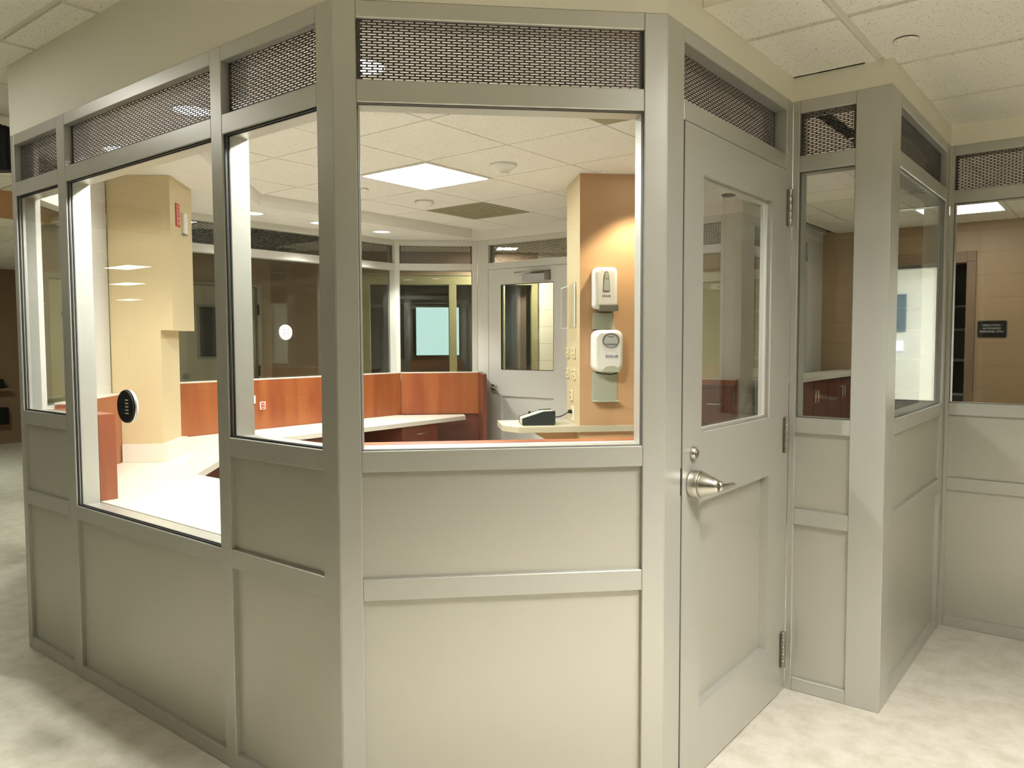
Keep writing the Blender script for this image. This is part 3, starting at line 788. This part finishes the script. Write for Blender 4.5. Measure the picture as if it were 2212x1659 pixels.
def downlight(label, s, d, z, power, size=.075, lens=M['lens_down'], group='round downlights in the soffit', spot=math.radians(115), blend=.5, col=(1, .97, .93)):
    e = empty('downlight', (s, d, z), 0, label, 'downlight', group)
    m = MB(); m.lathe([(size+.013, -.0005), (size+.012, -.004), (size, -.004), (size, -.0005)], 'z', (0,0,0), 40, cap=False); m.build('trim_ring', M['white'], e)
    MB().lathe([(size-.0005, -.0012), (size-.0005, -.0025)], 'z', (0,0,0), 40).build('lens', lens, e)
    ld = bpy.data.lights.new('downlight_lamp', 'SPOT'); ld.energy = power; ld.spot_size = spot; ld.spot_blend = blend
    ld.shadow_soft_size = .05; ld.color = col
    lo = bpy.data.objects.new('downlight_lamp', ld); COL.objects.link(lo); lo.parent = e; lo.location = (0,0,-.06)
    return e
downlight('strong hall downlight out of the photo, lighting the near door', .12, 1.32, Z_HIGH, 205, size=.11, group='hall downlights', spot=math.radians(98), blend=.5, col=(1, .97, .92))
lens_soft = emis('far_downlight_lens', (.97, .985, 1), 1.6)
for lab, d in (('leftmost of the three far downlights, beside the bright jamb', 3.42), ('middle far downlight, half hidden by the corner post', 4.03), ('rightmost far downlight, seen through the largest window', 4.70)):
    downlight(lab, -5.17, d, ZS, 90, lens=lens_soft)
for lab, s, d in (('bright downlight over the tall pass-through opening', -3.08, 1.76), ('bright downlight behind the corner post', -2.13, 1.86)):
    downlight(lab, s, d, ZS, 135, spot=math.radians(150), blend=.4)
downlight('bright downlight behind the largest window', -2.01, 2.36, ZS, 65, spot=math.radians(150), blend=.4)
downlight('bright downlight beside the yellow column', -3.98, 1.88, ZS, 14, spot=math.radians(150), blend=.4)
downlight('downlight washing the orange wall', -2.285, 4.225, Z_LOW, 62, group='ceiling downlights', spot=math.radians(99), blend=.25, col=(1, .86, .66))

def detector(label, s, d, z, prof, slots=True, mtl=None):
    e = empty('smoke_detector', (s, d, z), 0, label, 'smoke detector')
    MB().lathe(prof, 'z', (0,0,0), 40).build('housing', mtl or M['white'], e)
    if slots:
        m = MB()
        r0 = prof[-1][0]; zb = prof[-1][1]
        for k in range(14):
            a = 2*PI*k/14
            for zz in (.004, .0105):
                c, s_ = math.cos(a), math.sin(a); R = r0+.003
                m.add([(R*c-.004*s_, R*s_+.004*c, zb+zz), (R*c+.004*s_, R*s_-.004*c, zb+zz), (R*c+.004*s_, R*s_-.004*c, zb+zz+.004), (R*c-.004*s_, R*s_+.004*c, zb+zz+.004),
                       ((R-.006)*c-.004*s_, (R-.006)*s_+.004*c, zb+zz), ((R-.006)*c+.004*s_, (R-.006)*s_-.004*c, zb+zz), ((R-.006)*c+.004*s_, (R-.006)*s_-.004*c, zb+zz+.004), ((R-.006)*c-.004*s_, (R-.006)*s_+.004*c, zb+zz+.004)],
                      [(0,1,2,3),(4,7,6,5),(0,4,5,1),(1,5,6,2),(2,6,7,3),(3,7,4,0)])
        m.build('vent_slots', M['greyp'], e)
    return e
detector('large white smoke detector with a slotted collar on the station ceiling', -2.96, 3.665, Z_LOW, [(.080,-.0005),(.080,-.012),(.068,-.02),(.056,-.026),(.050,-.034),(.038,-.036),(.036,-.056),(.033,-.058)])
detector('smaller round white detector beyond the glowing ceiling panel', -4.19, 4.24, Z_LOW, [(.070,-.004),(.070,-.012),(.058,-.028),(.03,-.036),(.01,-.037)], slots=False)
detector('white detector half hidden by the left edge of the largest window', -4.20, 3.63, Z_LOW, [(.055,-.002),(.055,-.01),(.03,-.02),(.01,-.021)], slots=False)
e = empty('ceiling_speaker', (-.645, 3.05, Z_LOW), 0, 'flush round cover with a painted shadow gap at top right of the ceiling', 'ceiling cover')
MB().lathe([(.040,.001),(.040,-.0035)], 'z', (0,0,0), 40).build('shadow_gap', M['black'], e)  # black ring stands in for the shade in the gap under the cover
MB().lathe([(.0415,-.0036),(.0415,-.0085),(.035,-.0105)], 'z', (0,0,0), 40).build('cover_disc', M['tile'], e)
e = empty('ceiling_speaker', (-2.30, 5.44, Z_LOW), 0, 'dark round ceiling device seen through the glass of the near door', 'ceiling cover')
MB().lathe([(.05,-.0005),(.05,-.01),(.035,-.016)], 'z', (0,0,0), 32).build('cover_disc', M['greyp'], e)

def vent(label, i, j):
    c = (LIGHTC[0]+i*.6096, LIGHTC[1]+j*.6096)
    e = empty('ceiling_vent', (c[0], c[1], Z_LOW), 0, label, 'ceiling vent', 'ceiling vents')
    MB().box(-.297, .297, -.297, .297, -.0035, -.0005).build('vent_face', M['vent'], e)
    m = MB()
    for k in range(4):
        r = .05+.06*k
        m.box(-r, r, -r, -r+.006, -.006, -.0036); m.box(-r, r, r-.006, r, -.006, -.0036); m.box(-r, -r+.006, -r+.006, r-.006, -.006, -.0036); m.box(r-.006, r, -r+.006, r-.006, -.006, -.0036)
    m.build('louvre', M['vent'], e)
    return e
vent('olive grey square vent beyond the smaller detector', -1, 2)
vent('olive grey vent tip at the top right of the largest window', 3, -1)

# ------------------------------------------------------------------ speaking discs in the glass
def speak(label, loc, rz, outer, inner):  # plate colours stand in for metal reflecting dark hall and bright room
    e = empty('speaking_disc', loc, rz, label, 'speaking disc')      # local y: -y outside, +y inside
    for y0, y1, mm, nm in ((-.010, -.0002, outer, 'outer_plate'), (.0062, .0162, inner, 'inner_plate')):
        s_ = -1 if y0 < 0 else 1
        yo, yi = (y0, y1) if s_ < 0 else (y1, y0)
        MB().lathe([(.064, yi), (.064, yo*.7+yi*.3), (.061, yo), ], 'y', (0,0,0), 48).build(nm, mm, e)
        m = MB()
        for sx in (-1, 1):
            for k in range(-2, 3):
                m.box(sx*.007, sx*.033, yo-.0008 if s_ < 0 else yo+.0002, yo-.0002 if s_ < 0 else yo+.0008, k*.013-.0022, k*.013+.0022)
            if sx < 0 and mm is M['black']: m.build('slot_row', M['navy'], e); m = MB()
        m.build('slot_row', M['greyp'] if mm is M['white'] else M['white'], e)  # on the black plate, white slots stand in for light seen through
    MB().lathe([(.066, .0003),(.066,.0058)], 'y', (0,0,0), 48).build('clamp_ring', M['steel'], e)
    return e
speak('round speaking disc in the tall left glass, painted black for its dark reflection', (-3.072, 1.4348+.015, 1.208), 0, M['black'], M['white'])
speak('round speaking disc in the far dark window, painted white for its bright reflection', (-5.58+.015, 3.96, 1.536), -PI/2, M['black'], M['white'])

# ------------------------------------------------------------------ things on the orange and yellow pier
PR = PI/4
def on_orange(name, label, cat, t, z, group=None):
    return empty(name, (OP[0]+R2*t, OP[1]+R2*t, z), PR, label, cat, group)      # local -y faces the camera
def rounded(mb, w, h, d, r=.02, taper=.9, rows=7, n=6):
    """soft box: back at y=0, front at y=-d, x centred, z 0..h"""
    import itertools
    vs = []; ring = []
    def outline(w, h, r):
        p = []
        for cx, cz, a0 in ((w/2-r, h-r, 0), (-w/2+r, h-r, 90), (-w/2+r, r, 180), (w/2-r, r, 270)):
            for k in range(n+1):
                a = math.radians(a0+90*k/n); p.append((cx+r*math.cos(a), cz+r*math.sin(a)))
        return p
    m = 4*(n+1)
    for i in range(rows+1):
        t = i/rows
        sh = 0 if t < .7 else (1-math.sqrt(max(0, 1-((t-.7)/.3)**2)))*.022
        for x, z in outline(w-2*sh, h-2*sh, max(.003, r-sh*.4)):
            vs.append((x, -d*t, z+sh))
    fs = []
    for i in range(rows):
        for k in range(m): fs.append((i*m+k, i*m+(k+1) % m, (i+1)*m+(k+1) % m, (i+1)*m+k))
    o = len(mb.v); mb.add(vs, fs, True)
    mb.f.append(tuple(o+k for k in range(m))); mb.f.append(tuple(o+rows*m+k for k in range(m-1,-1,-1)))
    return mb
# upper dispenser
e = on_orange('soap_dispenser', 'upper white wall dispenser with a slim window and grey lip', 'dispenser', .148, 1.655, 'wall dispensers')
o = rounded(MB(), .150, .262, .10, .03).build('housing', M['white'], e)
m = MB(); m.prism_xz([(-.018,.115),(.018,.115),(.014,.20),(.010,.222),(0,.23),(-.010,.222),(-.014,.20)], -.1035, -.1004); m.build('level_window', M['sticker'], e)
m = MB(); m.prism_xz([(-.022,.111),(.022,.111),(.018,.202),(.012,.228),(0,.236),(-.012,.228),(-.018,.202)], -.1015, -.1001); m.build('window_rim', M['greyp'], e)
m = MB(); m.prism_xz([(-.0135,.19),(.0135,.19),(.010,.222),(0,.229),(-.010,.222)], -.105, -.1037); m.build('window_tab', M['greenp'], e)
MB().box(-.045, .077, -.108, -.012, -.012, .030).build('push_lip', M['greyp'], e, bevel=.006, seg=2)
text('brand_lettering', 'ECOLAB', .014, M['black'], e, (.0, -.1012, .083), (PI/2,0,0))
# plate behind
e = on_orange('drip_plate', 'pale green back plate with a drip tray under the lower dispenser', 'plate', .158, 1.072)
MB().box(-.08, .085, -.006, -.0005, 0, .186).build('back_plate', M['greenp'], e, bevel=.002)
MB().box(-.08, .085, -.075, -.0065, 0, .006).build('tray', M['greenp'], e, bevel=.002)
e = on_orange('mount_plate', 'pale green bracket plate between the two dispensers', 'plate', .150, 1.529)
m = MB(); m.prism_xz([(-.07,.0),(.078,.0),(.068,.03),(.066,.095),(.06,.106),(-.062,.106),(-.068,.10)], -.02, -.0005); m.build('plate_body', M['greenp'], e, bevel=.002)
# lower dispenser
e = on_orange('soap_dispenser', 'lower white wall dispenser with a round grey window', 'dispenser', .162, 1.262, 'wall dispensers')
rounded(MB(), .190, .264, .115, .045).build('housing', M['white'], e)
m = MB(); pr = [(.052*math.cos(2*PI*k/28)*1.05+.012, .197+.047*math.sin(2*PI*k/28)) for k in range(28)]; m.prism_xz(pr, -.1175, -.1152); m.build('window_rim', M['greyp'], e)
m = MB(); pr = [(.044*math.cos(2*PI*k/28)*1.02+.012, .194+.040*math.sin(2*PI*k/28)) for k in range(28)]; m.prism_xz(pr, -.119, -.1177); m.build('level_window', M['sticker'], e)
MB().box(-.028, .052, -.1196, -.1192, .168, .178).build('window_label', mat('slate_label', (.17,.20,.23), .5), e)
text('window_lettering', 'ECOLAB', .009, M['black'], e, (.012, -.1196, .222), (PI/2,0,0))
text('brand_lettering', 'ECOLAB', .021, M['blue'], e, (.018, -.1158, .098), (PI/2,0,0), ext=.0008)
m = MB(); pr = [(.014+.055*math.cos(PI*k/16), .0+.040*math.sin(PI*k/16)) for k in range(17)]; m.prism_xz(pr, -.120, -.1152); m.build('push_panel', M['greenp'], e)
MB().tube([(-.07,-.06,-.004),(-.03,-.08,-.012),(.02,-.085,-.016),(.06,-.08,-.008)], .004, 8).build('nozzle', M['black'], e)

# yellow end face: local frame at the corner, x runs along (-,+), outward = (-,-)
YR = 3*PI/4
def on_yellow(name, label, cat, t, z, group=None):
    return empty(name, (OP[0]-R2*t, OP[1]+R2*t, z), YR, label, cat, group)     # local +y faces the camera side
def jack(label, t, z, w=.07, h=.066):
    e = on_yellow('wall_jack', label, 'wall jack', t, z, 'ivory wall jacks')
    MB().box(-w/2, w/2, .0003, .012, 0, h).build('plate', M['ivory'], e, bevel=.002)
    m = MB(); m.box(-.018, -.004, .0122, .0136, h*.18, h*.40); m.box(.006, .018, .0122, .0136, h*.66, h*.86); m.build('socket', M['black'], e)
jack('right ivory jack of the upper pair on the yellow wall end', .165, 1.345)
jack('left ivory jack of the upper pair on the yellow wall end', .385, 1.345)
jack('right ivory jack of the middle pair on the yellow wall end', .150, 1.206)
jack('left ivory jack of the middle pair on the yellow wall end', .385, 1.206)
jack('single lowest ivory jack on the yellow wall end', .25, 1.062)
e = on_yellow('power_outlet', 'white outlet above the beige counter with a black plug in it', 'outlet', .215, .926)
MB().box(-.036, .036, .0003, .007, 0, .098).build('plate', M['white'], e, bevel=.002)
m = MB(); m.box(-.012, .012, .0071, .009, .06, .085); m.build('receptacle', M['ivory'], e)
# clear file holder on the yellow end
e = on_yellow('file_holder', 'clear acrylic file holder high on the yellow wall end', 'file holder', .22, 1.54)
m = MB(); m.box(-.11, .11, .0005, .003, 0, .30); m.box(-.11, .11, .055, .058, 0, .27); m.box(-.11, .11, .0035, .0545, 0, .003); m.box(-.11, -.107, .0035, .0545, .0035, .27); m.box(.107, .11, .0035, .0545, .0035, .27)
m.build('holder_body', M['acrylic'], e)
m = MB(); m.box(-.111, .111, .0585, .0605, .268, .272); m.box(-.111, .111, .0585, .0605, 0, .004); m.box(-.111, -.107, .0585, .0605, .0045, .2675); m.box(.107, .111, .0585, .0605, .0045, .2675); m.build('holder_edge', M['white'], e)
MB().box(-.100, -.055, .0032, .006, .01, .295).build('paper_strip', M['white'], e)

# device on the beige counter: local frame = orange face
e = empty('desk_device', (OP[0]-R2*.325, OP[1]-R2*.325, .9173), PI/4, 'dark wedge-shaped desk machine with a cream ribbed top', 'desk machine')
e.location = (OP[0]+R2*(-.365)-R2*.035, OP[1]+R2*(-.365)+R2*.035, .9173)
prof = [(0,.004),(.008,0),(.205,0),(.214,.008),(.214,.092),(.140,.090),(0,.046)]
MB().prism_xz(prof, 0, .014).build('near_side', M['navy'], e, bevel=.001)
MB().prism_xz(prof, .166, .180).build('far_side', M['navy'], e, bevel=.001)
m = MB(); m.prism_xz([(.003,.004),(.21,.004),(.211,.086),(.140,.084),(.003,.041)], .0142, .1658); m.build('cream_body', M['cream'], e)
m = MB()
for k in range(9):
    x = .012+.013*k; z = .041+(x-.003)*.3139
    m.prism_xz([(x,z+.0003),(x+.009,z+.0031),(x+.009,z+.0061),(x,z+.0033)], .02, .16)
m.build('rib_row', M['cream'], e)
MB().box(.06, .075, .150, .166, .062, .078).build('latch', M['black'], e)
# lead from the machine to the outlet, in the machine's own frame
def loc(p): d = Vector(p)-e.location; return Vector((R2*d.x+R2*d.y, -R2*d.x+R2*d.y, d.z))
pa = loc((OP[0]+R2*(-.151)-R2*.09, OP[1]+R2*(-.151)+R2*.09, .965)); pb = loc((OP[0]-R2*.215-R2*.03, OP[1]+R2*.215-R2*.03, .988))
pts = [pa+(pb-pa)*t-Vector((0,0,.012*math.sin(PI*t))) for t in (0,.2,.4,.6,.8,1)]
ld = MB().tube(pts, .0035, 8).build('power_lead', M['black'], e, 'black power lead')
MB().tube([pb-Vector((.004,0,0)), pb+Vector((.018,0,0))], [.011, .014], 12).build('plug', M['black'], ld)

# ------------------------------------------------------------------ small things inside the station
e = empty('power_outlet', (-5.418, 3.63, .918), PI/2, 'white outlet with a red socket on the far wood panel', 'outlet')   # local x=+d, local -y = +s
MB().box(-.026, .026, -.006, -.0005, 0, .062).build('plate', M['white'], e, bevel=.002)
MB().box(-.016, .016, -.008, -.0062, .006, .056).build('receptacle', M['redplug'], e)
m = MB()
for z in (.019, .041): m.box(-.010, -.003, -.009, -.0081, z-.004, z+.004); m.box(.003, .010, -.009, -.0081, z-.004, z+.004)
m.build('slot', M['white'], e)
e = empty('power_outlet', (-5.418, 3.545, .97), PI/2, 'white cover plate beside the bright jamb on the far wood panel', 'outlet')
MB().box(-.026, .022, -.006, -.0005, 0, .062).build('plate', M['white'], e, bevel=.002)
# alarm label and thermostat on the right face of the column ; face2 runs along n2 from K
def on_col(name, label, cat, b, z):
    p = kp(-.0005, b); return empty(name, (p[0], p[1], z), 3*PI/4, label, cat)  # local x = n2 ; outward = (+,+) = -y
e = on_col('alarm_label', 'red and pink notice plate on the yellow column', 'notice', .135, 2.145)
MB().box(-.036, .036, -.006, -.0003, 0, .135).build('plate', M['red'], e)
MB().box(-.028, .032, -.0066, -.0061, .012, .125).build('face', M['pink'], e)
m = MB()
for z in (.03, .055, .078, .1): m.box(-.018+random.uniform(0,.006), .02, -.0071, -.0067, z, z+.013)
m.build('printed_line', M['red'], e)
e = on_col('thermostat', 'small white plate right of the red notice on the yellow column', 'thermostat', .245, 2.115)
MB().box(-.03, .034, -.018, -.0003, 0, .125).build('housing', M['white'], e, bevel=.003)
MB().box(-.03, .034, -.0185, -.0003, -.006, -.0005).build('lower_edge', M['greyp'], e)

# ------------------------------------------------------------------ room beyond the right screen
e = empty('wall_sign', (-.958, 8.1, 1.474), 0, 'black room sign with three lines of white lettering on tan block wall', 'sign')
def rr(w, h, r, n=5):
    p = []
    for cx, cz, a0 in ((w/2-r, h-r, 0), (-w/2+r, h-r, 90), (-w/2+r, r, 180), (w/2-r, r, 270)):
        for k in range(n+1):
            a = math.radians(a0+90*k/n); p.append((cx+r*math.cos(a), cz+r*math.sin(a)))
    return p
MB().prism_xz(rr(.232, .150, .016), -.006, -.0005).build('rim', M['greyp'], e)
MB().prism_xz([(x*.94, .0035+z*.95) for x, z in rr(.232, .150, .012)], -.0085, -.0061).build('plate', M['black'], e)
for i, (tx, z) in enumerate((('MEDICATION /', .108), ('AUTHORIZED', .080), ('PERSONNEL ONLY', .052))):
    text('lettering', tx, .0235, M['signtext'], e, (0, -.0089, z), (PI/2,0,0), ext=.0008, width=.95)
# store room doorway frame, shelves, spark
d6 = empty('door_6', (-2.05, 8.1, 0), 0, 'open doorway with a taupe frame left of the black sign', 'door', None, 'structure')
m = MB(); m.box(.885, .96, -.025, .15, 0, 2.16); m.box(.0, .885, -.025, .15, 2.15, 2.25); m.box(.885, .96, -.025, .15, 2.16, 2.25); m.box(0, .06, -.025, .15, 0, 2.15); m.build('door_frame', M['brown'], d6, bevel=.003)
sh = empty('shelf_unit', (-1.85, 9.6, 0), 0, 'dark shelf unit in the store room left of the sign', 'shelf')
m = MB(); m.box(-.5, .78, .40, .42, 0, 2.2); m.build('back_board', M['teal'], sh)
for z in (.85, 1.22, 1.55, 1.80): MB().box(-.5, .78, .0, .399, z, z+.025).build('shelf_board', M['greenp'], sh)
e = empty('status_lamp', (-1.325, 9.58, .90), 0, 'tiny bright lamp on a dark shelf left of the sign', 'lamp')
MB().lathe([(.006,0),(.014,.01),(.014,.035),(.006,.045)], 'z', (0,0,0), 16).build('bulb', M['spark'], e)
e = empty('storage_bin', (-1.47, 9.72, .8753), 0, 'dark bin on the store room shelf', 'bin')
MB().box(-.14, .10, -.08, .15, 0, .28).build('bin_body', M['black'], e, bevel=.01)
# white room: doorway lining and a blue window
d7 = empty('door_7', (-.12, 8.1, 0), 0, 'bright doorway mirrored in the oblique window', 'door', None, 'structure')
m = MB(); m.box(0, .05, -.02, .15, 0, 2.16); m.box(.89, .94, -.02, .15, 0, 2.16); m.box(.05, .89, -.02, .15, 2.12, 2.16); m.build('door_frame', M['frame'], d7)
e = empty('window_blue', (1.08, 11.99, 1.3), 0, 'small blue window in the white room', 'window', None, 'structure')
MB().box(-.10, .45, -.02, .0, .27, .79).build('pane', mat('blue_glass', (.12,.17,.22), .2), e)
MB().box(-.075, .20, -.03, -.0205, .0, .14).build('screen', M['spark'], e)
# corridor door behind the back window: cream door with closer box
d8 = empty('door_8', (-4.05, 8.1, 0), 0, 'cream corridor door with a small closer box seen through the near door', 'door', None, 'structure')
MB().box(0, 1.0, -.05, -.001, .005, 2.09).build('leaf', mat('straw_door_paint', (.55,.49,.29), .5, noise=.03), d8)
m = MB(); m.box(-.08, -.001, -.06, -.001, 0, 2.20); m.box(1.001, 1.08, -.06, -.001, 0, 2.20); m.box(-.001, 1.001, -.06, -.001, 2.095, 2.20); m.build('door_frame', M['plaster'], d8)
cl = MB().box(.48, .74, -.11, -.0505, 2.0, 2.07).build('door_closer', M['ivory'], d8, bevel=.004)
MB().box(.56, .64, -.1115, -.1103, 2.028, 2.04).build('closer_slot', M['greyp'], cl)

# ------------------------------------------------------------------ far left hall
e = empty('hanging_sign', (-5.65, 1.905, 2.52), math.radians(38), 'black hanging box at the left edge below the ceiling', 'hanging sign')
MB().box(-.11, .075, -.05, .05, 0, .245).build('housing', M['black'], e, bevel=.018, seg=3)
MB().lathe([(.012,.2455),(.012,.214+.0)], 'z', (0,0,0), 12) if False else None
MB().box(-.03, .012, -.02, .02, .2455, .262).build('mount', M['black'], e)
e.location = (-4.94, 1.672, 2.405)
MB().lathe([(.007,.262),(.007,.329)], 'z', (0,0,0), 12).build('stem', M['black'], e)
e = empty('wall_shelf', (-12.70, 4.15, .777), PI/2, 'narrow dark shelf on the dim far left wall', 'shelf')
MB().box(-.6, .14, -.18, -.001, 0, .03).build('shelf_board', M['brown'], e)
e = empty('radio_box', (-12.70, 4.10, .8075), PI/2, 'small black box on the narrow shelf at the far left', 'box')
MB().box(-.25, .10, -.16, -.02, 0, .13).build('body', M['black'], e, bevel=.008)
e = empty('wall_cabinet', (-12.70, 4.05, .29), PI/2, 'dark wall box below the narrow shelf at the far left', 'box')
MB().box(-.35, .20, -.14, -.001, 0, .24).build('body', M['black'], e, bevel=.008)

# ------------------------------------------------------------------ camera
W_, H_ = 2212, 1659
cam = bpy.data.cameras.new('camera'); co = bpy.data.objects.new('camera', cam); COL.objects.link(co)
cam.sensor_fit = 'HORIZONTAL'; cam.sensor_width = 36; cam.lens = 1681.878/W_*36; cam.clip_start = .05; cam.clip_end = 100
Mx = Matrix.Translation((0,0,1.4595)) @ Matrix.Rotation(math.radians(38.35), 4, 'Z') @ Matrix.Rotation(math.radians(90-3.1767), 4, 'X') @ Matrix.Rotation(math.radians(-.198), 4, 'Z')
co.matrix_world = Mx
S.camera = co

w = bpy.data.worlds.new('world'); S.world = w; w.use_nodes = True
w.node_tree.nodes['Background'].inputs[0].default_value = (.05, .05, .045, 1)
w.node_tree.nodes['Background'].inputs[1].default_value = .3
vs = S.view_settings
vs.view_transform = 'Standard'; vs.look = 'None'; vs.exposure = 0.0; vs.gamma = 1.0; vs.use_curve_mapping = False
try:
    S.cycles.use_denoising = True; S.cycles.max_bounces = 10; S.cycles.diffuse_bounces = 6; S.cycles.glossy_bounces = 5
    S.cycles.transparent_max_bounces = 32; S.cycles.caustics_reflective = False; S.cycles.caustics_refractive = False
    S.cycles.sample_clamp_indirect = 8
except Exception: pass
